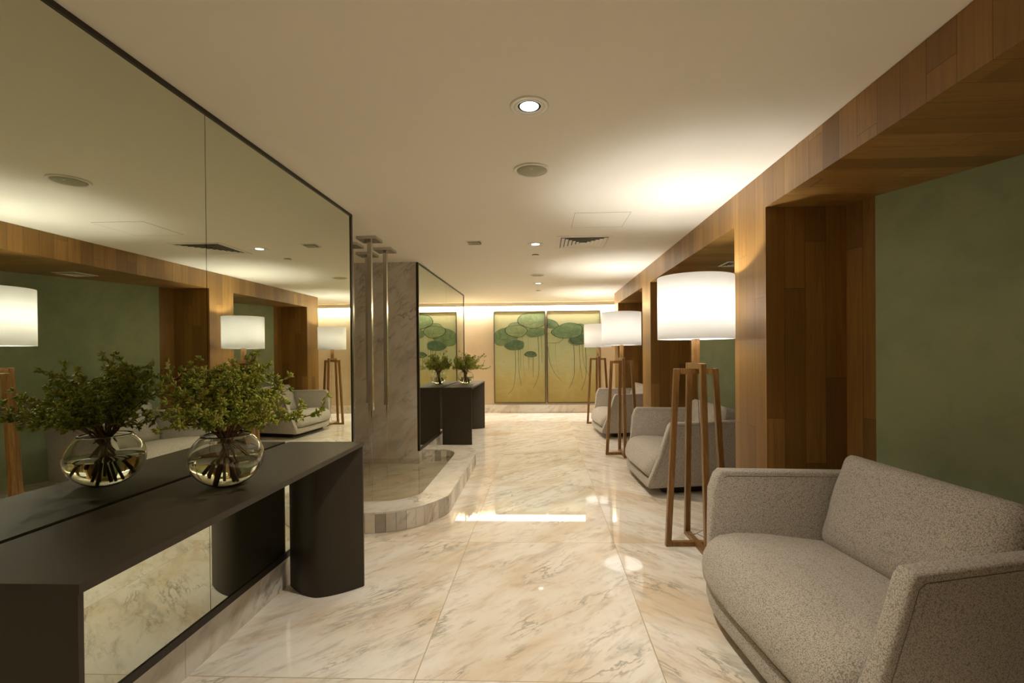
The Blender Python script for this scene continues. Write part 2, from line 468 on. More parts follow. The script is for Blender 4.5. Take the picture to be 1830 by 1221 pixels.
# right side: timber portal with three alcoves, stucco backs set at an angle
POSTS = [(-0.16, 0.29), (2.809, 3.259), (5.773, 6.236), (8.228, 8.636)]
TAN = 0.488
m = MB()
m.box(XF, XF + 0.06, YBACK, 8.636, ZS, ZC - 0.002)
struct(m, 'trim_3', MAT['board_z_y'])
box_struct('trim_4', MAT['dark'], XF + 0.06, 3.4, YBACK, 8.636, ZC - 0.1, ZC - 0.002)
def alcove(k, y_near, y_far, n):
    """boards on the far side, a slanting stucco back and a boarded soffit"""
    xb, xs = 1.770, 1.822
    depth = xs + TAN * (y_far - 0.165 - y_near)
    mm = MB()
    mm.box(XF + 0.0595, depth + 0.2, y_near, y_far, ZS, ZS + 0.05)
    struct(mm, 'soffit_%d' % n, MAT['board_x_y'])
    g = MB()
    g.prism([(xs, y_far - 0.165), (depth, y_near), (depth + 0.08, y_near), (xs + 0.08, y_far - 0.165)], 0.0, ZS + 0.02)
    struct(g, 'wall_right' if n == 1 else 'wall_right_%d' % n, MAT['green'])
    w = MB()
    w.prism([(xb, y_far), (xs, y_far - 0.165), (xs + 0.09, y_far - 0.165), (xs + 0.09, y_far)], 0.0, ZS + 0.02)
    struct(w, 'wall_right_panel_%d' % n, MAT['board_z_y'])
for n, ((a0, a1), (b0, b1)) in enumerate(zip(POSTS, POSTS[1:]), 1): alcove(n, a1, b0, n)
box_struct('wall_right_near', MAT['green'], 3.0, 3.1, YBACK, -0.16, 0.0, ZS + 0.02)
for n, (a, b) in enumerate(POSTS, 5):
    mm = MB()
    x1 = 3.2
    mm.face([(XF, a, 0), (XF, a, ZS), (XF, b, ZS), (XF, b, 0)], 0)                        # face to the corridor
    mm.face([(XF, a, 0), (1.772 if n > 5 else x1, a, 0), (1.772 if n > 5 else x1, a, ZS), (XF, a, ZS)], 1)
    mm.face([(XF, b, 0), (XF, b, ZS), (x1, b, ZS), (x1, b, 0)], 1)
    mm.face([(1.772 if n > 5 else x1, a, 0), (x1, b, 0), (x1, b, ZS), (1.772 if n > 5 else x1, a, ZS)], 1)
    bmesh.ops.remove_doubles(mm.bm, verts=mm.bm.verts, dist=1e-5)
    struct(mm, 'trim_%d' % n, [MAT['board_z_y'], MAT['board_z_x']])
box_struct('wall_right_far', MAT['beige'], 3.4, 3.5, 8.636, YFAR, 0.0, ZC)

# ------------------------------------------------------------------ fountain basin
def arc(cx, cy, rx, ry, a0, a1, n):
    return [(cx + rx * math.cos(math.radians(a0 + (a1 - a0) * i / n)), cy + ry * math.sin(math.radians(a0 + (a1 - a0) * i / n))) for i in range(n + 1)]
outer = [(-1.4425, 3.325)] + [(-1.30, 3.334)] + arc(-1.30, 3.90, 0.535, 0.566, -88, -24, 12) + [(-0.772, 3.745), (-0.768, 3.85), (-0.772, 4.6), (-0.778, 5.30)] + arc(-1.14, 5.34, 0.36, 0.46, 0, 86, 12) + [(-1.4425, 5.802)]
inner = [(-1.4425, 3.585)] + [(-1.33, 3.595)] + arc(-1.30, 4.02, 0.34, 0.425, -80, -28, 8) + [(-1.003, 3.86), (-1.004, 4.4), (-1.008, 4.9), (-1.012, 5.25)] + arc(-1.22, 5.27, 0.205, 0.27, 0, 84, 9) + [(-1.4425, 5.545)]
ZK = 0.150
basin = thing('marble_basin', 'low marble fountain basin with rounded kerb and still water by the niche', 'fountain', (-1.2, 4.5, 0))
bo = Vector((-1.2, 4.5, 0))
def local(pts): return [(x + 1.2, y - 4.5) for x, y in pts]
def resample(pts, step):
    out, acc = [pts[0]], 0.0
    for a, b in zip(pts, pts[1:]):
        a, b = Vector(a), Vector(b); L = (b - a).length; d = step - acc
        while d <= L:
            out.append(tuple(a.lerp(b, d / L))); d += step
        acc = (acc + L) % step
    return out + [pts[-1]]
cap_m = MB()
lo, li = local(outer), local(inner)
NS = 90
def even(pts, n):
    ls = [0.0]
    for a, b in zip(pts, pts[1:]): ls.append(ls[-1] + (Vector(b) - Vector(a)).length)
    out = []
    for i in range(n + 1):
        t = ls[-1] * i / n; k = 0
        while k < len(ls) - 2 and ls[k + 1] < t: k += 1
        out.append(tuple(Vector(pts[k]).lerp(Vector(pts[k + 1]), (t - ls[k]) / max(1e-9, ls[k + 1] - ls[k]))))
    return out
eo, ei = even(lo, NS), even(li, NS)
for i in range(NS):
    a, b, c, d = eo[i], eo[i + 1], ei[i + 1], ei[i]
    cap_m.face([(*a, ZK), (*b, ZK), (*c, ZK), (*d, ZK)])
    for p, q in ((a, b), (c, d)): cap_m.face([(*p, ZK - 0.012), (*q, ZK - 0.012), (*q, ZK), (*p, ZK)])
bmesh.ops.remove_doubles(cap_m.bm, verts=cap_m.bm.verts, dist=1e-5)
cap_m.build('coping', MAT['coping'], basin)
rnd = random.Random(4)
for nm, pts in (('outer_tiles', lo), ('inner_tiles', li)):
    tm = MB(); ts = resample(pts, 0.074)
    for a, b in zip(ts, ts[1:]):
        d = (Vector(b) - Vector(a)); L = d.length
        if L < 0.006: continue
        e = d / L * 0.0012; nrm = Vector((d.y, -d.x)).normalized() * 0.008
        if nm == 'inner_tiles': nrm = -nrm
        p, q = Vector(a) + e, Vector(b) - e
        tm.prism([tuple(p), tuple(q), tuple(q - nrm), tuple(p - nrm)], 0.002, ZK - 0.0125, rnd.choice((0, 0, 1, 1, 1, 2)))
    tm.build(nm, MAT['kerb'], basin)
wm = MB()
shape = [(-1.4425, 3.585)] + inner[1:-1] + [(-1.4425, 5.545), (-1.4425, 5.398), (-2.398, 5.398), (-2.398, 3.547), (-1.4425, 3.547)]
core = MB(); sh = local(shape)
vs = [core.bm.verts.new((x, y, 0.012)) for x, y in sh]; core.bm.faces.new(vs)
core.build('basin_bed', MAT['coping'], basin)
vs = [wm.bm.verts.new((x, y, 0.072)) for x, y in sh]; wm.bm.faces.new(vs)
wm.build('water', MAT['pool'], basin)

def spout():
    t = thing('water_spout', '', 'water spout', (0, 0, ZC), 0, 'square chrome ceiling spouts over the basin')
    p = MB(); p.box(-0.09, 0.09, -0.09, 0.09, -0.026, -0.001, bev=0.003); p.build('ceiling_plate', MAT['chrome'], t)
    p = MB(); p.box(-0.018, 0.018, -0.018, 0.018, -1.52, -0.026, bev=0.002); p.build('tube', MAT['chrome'], t)
    p = MB(); p.box(-0.021, 0.021, -0.021, 0.021, -1.575, -1.52, bev=0.002); p.build('nozzle', MAT['chrome'], t)
    p = MB(); p.tube([(0, 0, -1.575), (0, 0, -1.9), (0, 0, -(ZC - 0.073))], [0.0035, 0.0028, 0.0022], 8); p.build('water_stream', MAT['jet'], t)
    return t
sp = spout(); sp.location = (-1.577, 4.25, ZC); sp['label'] = 'nearest full-length chrome water spout, left of its neighbour before the stone wall'
place(sp, (-1.590, 4.71, ZC), 0, 'chrome water spout right of the others, hanging alone before the stone wall')
place(sp, (-1.845, 4.90, ZC), 0, 'chrome water spout hidden mostly behind the nearest spout')
place(sp, (-1.838, 4.465, ZC), 0, 'chrome water spout mostly hidden behind the big mirror edge')

# ------------------------------------------------------------------ console tables
def console(y0, y1, label):
    """long top on two D-plan ends; flat face outwards, curved face inwards"""
    xb, xf = -0.425, 0.0
    L = y1 - y0
    t = thing('console_table', label, 'table', (-1.006, (y0 + y1) / 2, 0), 0, 'dark brown console tables under the mirrors')
    mm = MB(); mm.box(xb, xf, -L / 2, L / 2, Z_TOP - 0.022, Z_TOP, bev=0.004)
    mm.build('table_top', MAT['console'], t)
    for sgn in (1, -1):
        mm = MB(); xc = (xb + xf) / 2; rx = (xf - xb) / 2 - 0.004
        pts = [(xc + rx * u, sgn * (L / 2 - 0.014) - sgn * 0.128 * (1 - abs(u) ** 1.6)) for u in [1 - 2 * i / 24 for i in range(25)]]
        flat = [(xc - rx, sgn * (L / 2 - 0.001)), (xc + rx, sgn * (L / 2 - 0.001))]
        poly = pts + flat
        mm.prism(poly, 0.001, Z_TOP - 0.022)
        mm.build('leg', MAT['console'], t, smooth=35)
    return t
console(0.976, 2.592, 'long dark brown console table in the left foreground, carrying the larger vase')
console(6.575, 8.050, 'dark brown console table far down the corridor, beyond the fountain')

# ------------------------------------------------------------------ vases and branches
def vase(name_loc, label):
    t = thing('glass_vase', label, 'vase', name_loc, 0, 'round glass vases of branches')
    R, zc = 0.125, 0.1035
    op = [(0.0, 0.0), (0.047, 0.0)]
    a0 = math.asin(0.062 / R); n = 26
    for i in range(n + 1):
        a = -PI / 2 + 0.40 + (PI - 0.40 - math.asin(0.083 / R)) * i / n
        op.append((R * math.cos(a), zc + 0.111 * math.sin(a)))
    ztop = op[-1][1]
    op += [(0.0835, ztop + 0.005)]
    th = 0.0035
    ip = [(0.0835 - 0.003, ztop + 0.005)]
    for i in range(n, -1, -1):
        a = -PI / 2 + 0.40 + (PI - 0.40 - math.asin(0.083 / R)) * i / n
        ip.append(((R - th) * math.cos(a), zc + (0.111 - th) * math.sin(a)))
    ip += [(0.043, 0.0040), (0.0, 0.0040)]
    mm = MB(); mm.lathe(op + ip, 64); mm.build('bowl', MAT['glass'], t)
    wp = [(0.0, 0.0050), (0.043, 0.0050)]
    zw = 0.106
    i = 0
    while True:
        a = -PI / 2 + 0.42 + i * 0.075; i += 1
        z = zc + (0.111 - th - 0.0008) * math.sin(a)
        if z > zw: break
        wp.append(((R - th - 0.0008) * math.cos(a), z))
    wp.append(((R - th - 0.0008) * math.sqrt(max(0, 1 - ((zw - zc) / 0.107) ** 2)), zw)); wp.append((0.0, zw))
    mm = MB(); mm.lathe(wp, 64); mm.build('water', MAT['water'], t)
    return t
vase((-1.205, 1.742, Z_TOP + 0.0008), 'round clear glass vase half filled with water on the nearest console')
vase((-1.226, 7.387, Z_TOP + 0.0008), 'small-looking round glass vase on the far console table')

def bud(mb, base, d, L, w):
    d = d.normalized(); u = d.cross(Vector((0.2, 0.9, 0.35)))
    if u.length < 0.05: u = d.cross(Vector((1, 0, 0)))
    u.normalize(); v = d.cross(u)
    bm = mb.bm; rings = []
    v0 = bm.verts.new(base)
    for tt, rr in ((0.28, 0.8), (0.58, 1.0), (0.82, 0.55)):
        rings.append([bm.verts.new(base + d * (L * tt) + (u * math.cos(k * 2 * PI / 5) + v * (0.7 * math.sin(k * 2 * PI / 5))) * (w * rr)) for k in range(5)])
    v1 = bm.verts.new(base + d * L)
    fs = []
    for k in range(5):
        k2 = (k + 1) % 5
        fs.append(bm.faces.new((v0, rings[0][k2], rings[0][k])))
        for a, b in zip(rings, rings[1:]): fs.append(bm.faces.new((a[k], a[k2], b[k2], b[k])))
        fs.append(bm.faces.new((rings[2][k], rings[2][k2], v1)))
    for f in fs: f.smooth = True

def bouquet(loc, label, seed, mirror_x=1.0, rotz=0.0):
    rn = random.Random(seed)
    t = thing('branch_bouquet', label, 'plant', loc, rotz, 'bunches of budding green branches')
    def rv(s=1.0): return Vector((rn.uniform(-1, 1), rn.uniform(-1, 1), rn.uniform(-1, 1))) * s
    sprigs = []
    for i in range(25):
        az = 2 * PI * i / 25 * 7 + rn.uniform(-0.3, 0.3)
        el = rn.choice((0.25, 0.5, 0.75, 0.95, 1.15, 1.35)) + rn.uniform(-0.12, 0.12)
        sprigs.append((az, el, rn.uniform(0.18, 0.25) * (1.0 if el < 1.0 else 0.92), 1.0))
    for az, el, ln in ((PI * 1.02, 0.62, 0.37), (PI * 0.86, 0.70, 0.34), (PI * 1.10, 0.20, 0.30), (PI * 0.97, 0.05, 0.30), (0.1, 0.22, 0.29), (-0.35, 0.30, 0.29), (0.5, 0.75, 0.27), (1.2, 1.2, 0.29)):
        sprigs.append((az, el, ln, 0.62))
    for si, (az, el, ln, dens) in enumerate(sprigs):
        dirh = Vector((math.cos(az) * mirror_x, math.sin(az), 0))
        fr_ = rn.uniform(0.02, 0.098); foot = -dirh * fr_ + Vector((rn.uniform(-0.008, 0.008), rn.uniform(-0.008, 0.008), 0.016 + 5.2 * fr_ ** 2 + rn.uniform(0.0, 0.02)))
        if si % 5 not in (0, 2): foot = foot * 0.35 + Vector((0, 0, rn.uniform(0.10, 0.14)))
        neck = dirh * rn.uniform(0.01, 0.058) + Vector((0, 0, rn.uniform(0.195, 0.212)))
        out = (dirh * math.cos(el) + Vector((0, 0, math.sin(el)))).normalized()
        pts = [foot, foot.lerp(neck, 0.5) + rv(0.008), neck]
        cur = neck.copy(); d = (out * 0.7 + Vector((0, 0, 0.5)) + rv(0.1)).normalized(); steps = 6
        for k in range(steps):
            d = (d * 0.6 + out * 0.55 + rv(0.16)).normalized(); cur = cur + d * ln / steps; pts.append(cur.copy())
        st = MB(); st.tube(pts, [0.0045 if si % 5 in (0, 2) else 0.0026, 0.0036, 0.003] + [0.003 - 0.0022 * k / steps for k in range(steps)], 5)
        lf = MB()
        nodes = []
        for k in range(3, len(pts)):
            nodes.append((pts[k], (pts[k] - pts[k - 1]).normalized()))
            nodes.append(((pts[k] + pts[k - 1]) / 2, (pts[k] - pts[k - 1]).normalized()))
            # side twigs
            for s_ in range(2 if dens > 0.8 else 1):
                if k < 4 or rn.random() > 0.85 * dens + 0.15: continue
                sd = (d * 0.3 + rv(1.0) + out * 0.6).normalized(); tl = rn.uniform(0.03, 0.075)
                a = pts[k]; b = a + sd * tl * 0.55 + rv(0.006); c = a + sd * tl + Vector((0, 0, 0.008))
                st.tube([a, b, c], [0.0014, 0.0011, 0.0007], 4)
                nodes += [(b, sd), (c, sd), (c, sd)]
        nodes += [(pts[-1], d), (pts[-1], d)]
        for p, dd in nodes:
            if p.z < 0.225: continue
            cnt = rn.randint(4, 7) if dens > 0.8 else rn.randint(2, 5)
            for _ in range(cnt):
                ld = (dd * 0.7 + rv(1.0)).normalized()
                bud(lf, p, ld, rn.uniform(0.015, 0.025), rn.uniform(0.0033, 0.0055))
        for mb_ in (st, lf):
            for v in mb_.bm.verts:
                if v.co.x < -0.13: v.co.x = -0.13 - 0.085 * (1 - math.exp((v.co.x + 0.13) / 0.085))
        so = st.build('stem', MAT['bark'], t)
        lf.build('buds', MAT['leaf'], so)
    return t
bouquet((-1.205, 1.742, Z_TOP + 0.001), 'bushy green budding branches in the vase on the nearest console', 11)
bouquet((-1.226, 7.387, Z_TOP + 0.001), 'green budding branches in the vase on the far console', 23, -1.0)

# ------------------------------------------------------------------ floor lamps
def floor_lamp():
    t = thing('floor_lamp', '', 'lamp', (0, 0, 0), 0, 'timber floor lamps with white drum shades')
    w = 0.036; hb, ht = 0.192, 0.127
    def frame(ax, ztop, zb):
        for s in (1, -1):
            mm = MB()
            a = Vector((s * hb, 0, 0.0)) if ax == 'x' else Vector((0, s * hb, 0.0))
            b = Vector((s * ht, 0, ztop)) if ax == 'x' else Vector((0, s * ht, ztop))
            u = Vector((1, 0, 0)) if ax == 'x' else Vector((0, 1, 0)); v = Vector((0, 1, 0)) if ax == 'x' else Vector((1, 0, 0))
            pl = [mm.bm.verts.new(c + u * (i * w / 2) + v * (j * w / 2)) for c in (a, b) for i, j in ((-1, -1), (1, -1), (1, 1), (-1, 1))]
            for q in ((0, 1, 2, 3), (7, 6, 5, 4), (0, 4, 5, 1), (1, 5, 6, 2), (2, 6, 7, 3), (3, 7, 4, 0)): mm.bm.faces.new([pl[k] for k in q])
            bmesh.ops.bevel(mm.bm, geom=list(mm.bm.edges), offset=0.0025, segments=1, affect='EDGES')
            mm.build('leg', MAT['lamp_wood'], t)
        for z0, h, nm in ((0.0, hb, 'bottom_rail'), (ztop - w, ht, 'top_rail')):
            mm = MB(); e = h - w / 2 - (0.003 if nm == 'top_rail' else 0.0)
            zz = z0 if nm == 'top_rail' else zb
            hh = w if nm == 'top_rail' else 0.030
            if ax == 'x': mm.box(-e, e, -w / 2 + 0.001, w / 2 - 0.001, zz, zz + hh, bev=0.002, seg=1)
            else: mm.box(-w / 2 + 0.001, w / 2 - 0.001, -e, e, zz, zz + hh, bev=0.002, seg=1)
            mm.build(nm, MAT['lamp_wood'], t)
    frame('x', 1.181, 0.0005); frame('y', 1.217, 0.002)
    mm = MB(); mm.box(-0.021, 0.021, -0.021, 0.021, 1.217, 1.52, bev=0.003); mm.build('pole', MAT['lamp_wood'], t)
    R, z0, z1 = 0.2433, 1.374, 1.785
    mm = MB(); mm.lathe([(R, z0), (R, z1), (R - 0.0025, z1), (R - 0.0025, z0)], 72, closed=True); sh = mm.build('lamp_shade', MAT['shade'], t)
    mm = MB(); mm.lathe([(0.022, z0 + 0.003), (R - 0.003, z0 + 0.003)], 72, smooth=False); mm.build('diffuser', MAT['opal'], sh)
    mm = MB()
    for k in range(3):
        a = k * 2 * PI / 3 + 0.4
        mm.tube([(0.02 * math.cos(a), 0.02 * math.sin(a), z1 - 0.03), ((R - 0.002) * math.cos(a), (R - 0.002) * math.sin(a), z1 - 0.01)], 0.0022, 6)
    mm.tube([((R - 0.003) * math.cos(2 * PI * k / 40), (R - 0.003) * math.sin(2 * PI * k / 40), z0 + 0.0015) for k in range(41)], 0.0014, 5)
    mm.build('wire_spider', MAT['fitting'], sh)
    mm = MB(); mm.lathe([(0.0, 1.52), (0.018, 1.52), (0.018, 1.56), (0.0, 1.56)], 20); mm.build('lamp_holder', MAT['fitting'], sh)
    mm = MB()
    mm.tube([(0.012, 0.0, 1.178), (0.02, 0.02, 1.05), (0.05, 0.06, 0.7), (0.10, 0.10, 0.25), (0.09, 0.12, 0.06), (0.03, 0.15, 0.012), (-0.03, 0.10, 0.04), (0.02, 0.05, 0.06), (0.10, 0.08, 0.010), (0.17, 0.02, 0.006)], 0.0028, 6)
    mm.build('cord', MAT['cord'], t)
    return t
def bulb(x, y):
    l = bpy.data.lights.new('lamp_bulb', 'POINT'); l.energy = BULB_W; l.color = NEUTRAL; l.shadow_soft_size = 0.045
    o = bpy.data.objects.new('lamp_bulb', l); o.location = (x, y, 1.605); COL.objects.link(o)
LAMPS = [(1.013, 3.164), (0.985, 5.94), (0.984, 8.50)]
fl = floor_lamp(); fl.location = (*LAMPS[0], 0); fl.rotation_euler = (0, 0, 0.03)
fl['label'] = 'floor lamp with glowing white drum shade nearest the camera, behind the front sofa'
place(fl, (*LAMPS[1], 0), 0.02, 'middle of the three floor lamps, glowing beyond the second sofa')
place(fl, (*LAMPS[2], 0), 0.05, 'farthest floor lamp, its white shade before the lotus painting')
for q in LAMPS: bulb(*q)

# ------------------------------------------------------------------ sofas
def far_corner(bm):
    """the underside is drawn in: a lot round the far front corner, a little at the near one"""
    for v in bm.verts:
        x, y, z = v.co
        k = max(0.0, min(1.0, (0.52 - z) / 0.44))
        fx = 1 - max(0.0, min(1.0, (x + 0.2) / 0.7))
        t = max(0.0, min(1.0, (y - 0.08) / 0.56)); tn = max(0.0, min(1.0, (-y - 0.3) / 0.34))
        v.co.x = x + 0.10 * k * t * t * fx
        v.co.y = y - 0.17 * k * t * t + 0.03 * k * tn
def sofa():
    """local: +x into the alcove, y from near (-) to far (+); front of the arms at x = 0"""
    t = thing('sofa', '', 'sofa', (0, 0, 0), 0, 'grey tweed two-seat sofas in the alcoves')
    T = MAT['tweed']; HW, TH, SP = 0.630, 0.074, math.tan(math.radians(8.5))
    prof = [(-0.172, 0.072), (-0.178, 0.105), (-0.165, 0.150), (-0.130, 0.235), (-0.082, 0.360), (-0.022, 0.555), (0.006, 0.635), (0.030, 0.660), (0.84, 0.660), (0.855, 0.62), (0.80, 0.20), (0.76, 0.072)]
    for s in (1, -1):
        mm = MB(); bm = mm.bm; rings = []
        for side in (0, 1):
            ring = []
            for x, z in prof:
                yo = HW - SP * max(x, -0.05) - TH * side
                yo -= 0.012 * max(0, (0.35 - z)) / 0.35
                ring.append(bm.verts.new((x, s * yo, z)))
            rings.append(ring)
        n = len(prof)
        bm.faces.new(rings[0]); bm.faces.new(rings[1][::-1])
        for i in range(n): bm.faces.new((rings[0][i], rings[0][(i + 1) % n], rings[1][(i + 1) % n], rings[1][i]))
        far_corner(bm)
        bmesh.ops.recalc_face_normals(bm, faces=bm.faces)
        es = [e for e in bm.edges if e.calc_face_angle(0) > 0.9]
        bmesh.ops.bevel(bm, geom=es, offset=0.016, segments=4, profile=0.5, affect='EDGES', clamp_overlap=True)
        arm = mm.build('arm', T, t, smooth=40)
        # stitched seam running round the arm edge, inside and outside
        sm = MB()
        for side in (0, 1):
            ln = []
            for x, z in [(-0.125, 0.14), (-0.10, 0.235), (-0.052, 0.36), (0.010, 0.555), (0.032, 0.618), (0.055, 0.632), (0.40, 0.634), (0.82, 0.634)]:
                yo = HW - SP * max(x, -0.05) - TH * side - 0.012 * max(0, (0.35 - z)) / 0.35
                ln.append((x, s * (yo + (0.0005 if side == 0 else -0.0005)), z))
            sm.tube(ln, 0.0011, 5)
        far_corner(sm.bm)
        sm.build('seam', MAT['seam'], arm)
    # back
    mm = MB(); b0, b1 = HW - SP * 0.70 - 0.03, HW - SP * 0.84 - 0.03
    mm.prism([(0.70, -b0), (0.83, -b1), (0.83, b1), (0.70, b0)], 0.085, 0.655, top=[(0.745, -b0), (0.85, -b1), (0.85, b1), (0.745, b0)], bev=0.02, seg=3)
    mm.build('backrest', T, t, smooth=40)
    # front rail under the seat
    mm = MB(); rail = [(-0.172, 0.072), (-0.178, 0.105), (-0.160, 0.150), (0.76, 0.150), (0.76, 0.072)]
    ys = [-(HW - TH + 0.01)] + [-(HW - TH + 0.01) + (HW - TH + 0.01) * 2 * i / 12 for i in range(1, 12)] + [HW - TH + 0.01]
    rg = []
    for yv in ys:
        rg.append([mm.bm.verts.new((x - 0.0 * (1 - (yv / HW) ** 2) if x < 0 else x, yv * (1.0 if x < 0 else 0.80), z)) for x, z in rail])
    for a, b in zip(rg, rg[1:]):
        for i in range(len(rail)): mm.bm.faces.new((a[i], a[(i + 1) % len(rail)], b[(i + 1) % len(rail)], b[i]))
    mm.bm.faces.new(rg[0]); mm.bm.faces.new(rg[-1][::-1])
    far_corner(mm.bm)
    mm.build('front_rail', T, t, smooth=50)
    # seat cushion: thick, bulging over the front
    mm = MB(); bm = mm.bm
    cp = [(-0.150, 0.158), (-0.176, 0.185), (-0.172, 0.225), (-0.150, 0.275), (-0.110, 0.318), (-0.050, 0.348), (0.05, 0.362), (0.20, 0.358), (0.40, 0.338), (0.60, 0.315), (0.72, 0.30), (0.72, 0.158)]
    NW = 24; rg = []
    for j in range(NW + 1):
        s = -1 + 2 * j / NW
        q = 1 - abs(s) ** 10
        edge = max(0.0, (abs(s) - 0.86) / 0.14)
        rd = 1 - math.sqrt(max(0, 1 - edge * edge)) if edge < 1 else 1.0
        ring = []
        for x, z in cp:
            hw = HW - TH - SP * max(x, -0.05) - 0.004 - 0.012 * max(0, (0.35 - z)) / 0.35
            zz = 0.158 + (z - 0.158) * (1 - 0.16 * rd) + 0.010 * (1 - s * s) * (1 if z > 0.3 else 0)
            xx = x + 0.030 * rd if x < 0 else x
            xx -= 0.012 * (1 - s * s) * (1 if -0.2 < x < 0.06 and z > 0.17 else 0)
            ring.append(bm.verts.new((xx, s * hw, zz)))
        rg.append(ring)
    n = len(cp)
    for a, b in zip(rg, rg[1:]):
        for i in range(n): bm.faces.new((a[i], a[(i + 1) % n], b[(i + 1) % n], b[i]))
    bm.faces.new(rg[0]); bm.faces.new(rg[-1][::-1])
    far_corner(bm)
    seat = mm.build('seat_cushion', T, t, smooth=60)
    # plinth
    mm = MB(); mm.prism([(0.0, -0.42), (0.04, -0.47), (0.60, -0.40), (0.64, -0.36), (0.64, 0.36), (0.60, 0.40), (0.04, 0.47), (0.0, 0.42)], 0.0, 0.072, bev=0.004)
    mm.build('plinth', MAT['plinth'], t)
    return t
TH5 = math.radians(5.0)
def sofa_at(front_far, front_near):
    c = (Vector(front_far) + Vector(front_near)) / 2
    d = Vector(front_far) - Vector(front_near)
    return (c.x - 0.012, c.y, 0), math.atan2(-d.x, d.y)
SOFAS = [((0.924, 2.615), (1.038, 1.355)), ((1.040, 5.440), (1.113, 4.178)), ((0.945, 8.250), (1.058, 6.988))]
so = sofa()
(l0, r0) = sofa_at(*SOFAS[0]); so.location = l0; so.rotation_euler = (0, 0, -0 + r0)
so['label'] = 'large grey-taupe tweed sofa cropped by the right edge, nearest the camera'
labels = ['grey tweed sofa in the middle alcove, seen through the legs of the nearest lamp', 'grey tweed sofa in the farthest alcove, near the lotus paintings']
for (a, b), lb in zip(SOFAS[1:], labels):
    l, r = sofa_at(a, b); place(so, l, r, lb)

def cushion_mesh(w, h, d, seed, crumple):
    """big soft back cushion: x thickness, y width, z height"""
    bm = bmesh.new(); bmesh.ops.create_cube(bm, size=2.0)
    bmesh.ops.subdivide_edges(bm, edges=list(bm.edges), cuts=21, use_grid_fill=True)
    for v in bm.verts:
        x, y, z = v.co
        ey, ez = abs(y), abs(z)
        puff = (1 - ey ** 4) * (1 - ez ** 4)
        t = 0.46 + 0.54 * puff ** 0.55
        k = 0.9 - 0.03 * x * x
        yy = y * (1 - 0.045 * (1 - ez * ez) * 0) ; zz = z
        # rounded rectangle silhouette
        r = 0.14
        ay, az = abs(yy) - (1 - r), abs(zz) - (1 - r * w / h)
        if ay > 0 and az > 0:
            rr = math.hypot(ay / r, az / (r * w / h))
            if rr > 1:
                yy = math.copysign((1 - r) + ay / rr, yy); zz = math.copysign((1 - r * w / h) + az / rr, zz)
        edge = max(abs(y), abs(z))
        xx = x * t
        p = Vector((xx * d / 2, yy * w / 2, zz * h / 2))
        nz = noise.noise(p * 5.0 + Vector((seed, 0, 0))) * 0.010 + noise.noise(p * 16.0 + Vector((0, seed, 0))) * 0.0035 * crumple
        fold = 0.006 * crumple * math.sin(26 * p.z + 9 * p.y + seed) * max(0, (abs(y) - 0.45))
        p.x += (nz + fold) * (1 if x > -0.5 else -1)
        p.y += nz * 0.6
        v.co = p
    for f in bm.faces: f.smooth = True
    me = bpy.data.meshes.new('back_cushion'); bm.to_mesh(me); bm.free(); me.materials.append(MAT['tweed'])
    return me
def cushion(me, sofa_loc, rz, label, lx, ly, lz, tilt, w, h, d, yaw=0.0, roll=0.0):
    o = bpy.data.objects.new('back_cushion', me); COL.objects.link(o)
    tag(o, label, 'cushion', 'large grey sofa back cushions')
    M_ = Matrix.Translation(Vector(sofa_loc)) @ Matrix.Rotation(rz, 4, 'Z') @ Matrix.Translation((lx, ly, lz)) @ Matrix.Rotation(yaw, 4, 'Z') @ Matrix.Rotation(tilt, 4, 'Y') @ Matrix.Rotation(roll, 4, 'X')
    o.matrix_world = M_
    return o
CW, CH, CD = 0.86, 0.47, 0.21
ca = cushion_mesh(CW, CH, CD, 1.7, 0.6); cb = cushion_mesh(CW, CH, CD, 6.1, 2.0); cc = cushion_mesh(CW, CH, CD, 9.4, 1.6)
for (pair, me, lb, dy) in ((SOFAS[0], ca, 'big plump grey cushion leaning on the back of the nearest sofa', 0.0),
                           (SOFAS[1], cb, 'crumpled grey back cushion on the sofa in the middle alcove', 0.0),
                           (SOFAS[2], cc, 'creased pale grey cushion peeking over the farthest sofa', 0.0)):
    l, r = sofa_at(*pair)
    cushion(me, l, r, lb, 0.595, dy, 0.325 + 0.205, math.radians(17), CW, CH, CD)

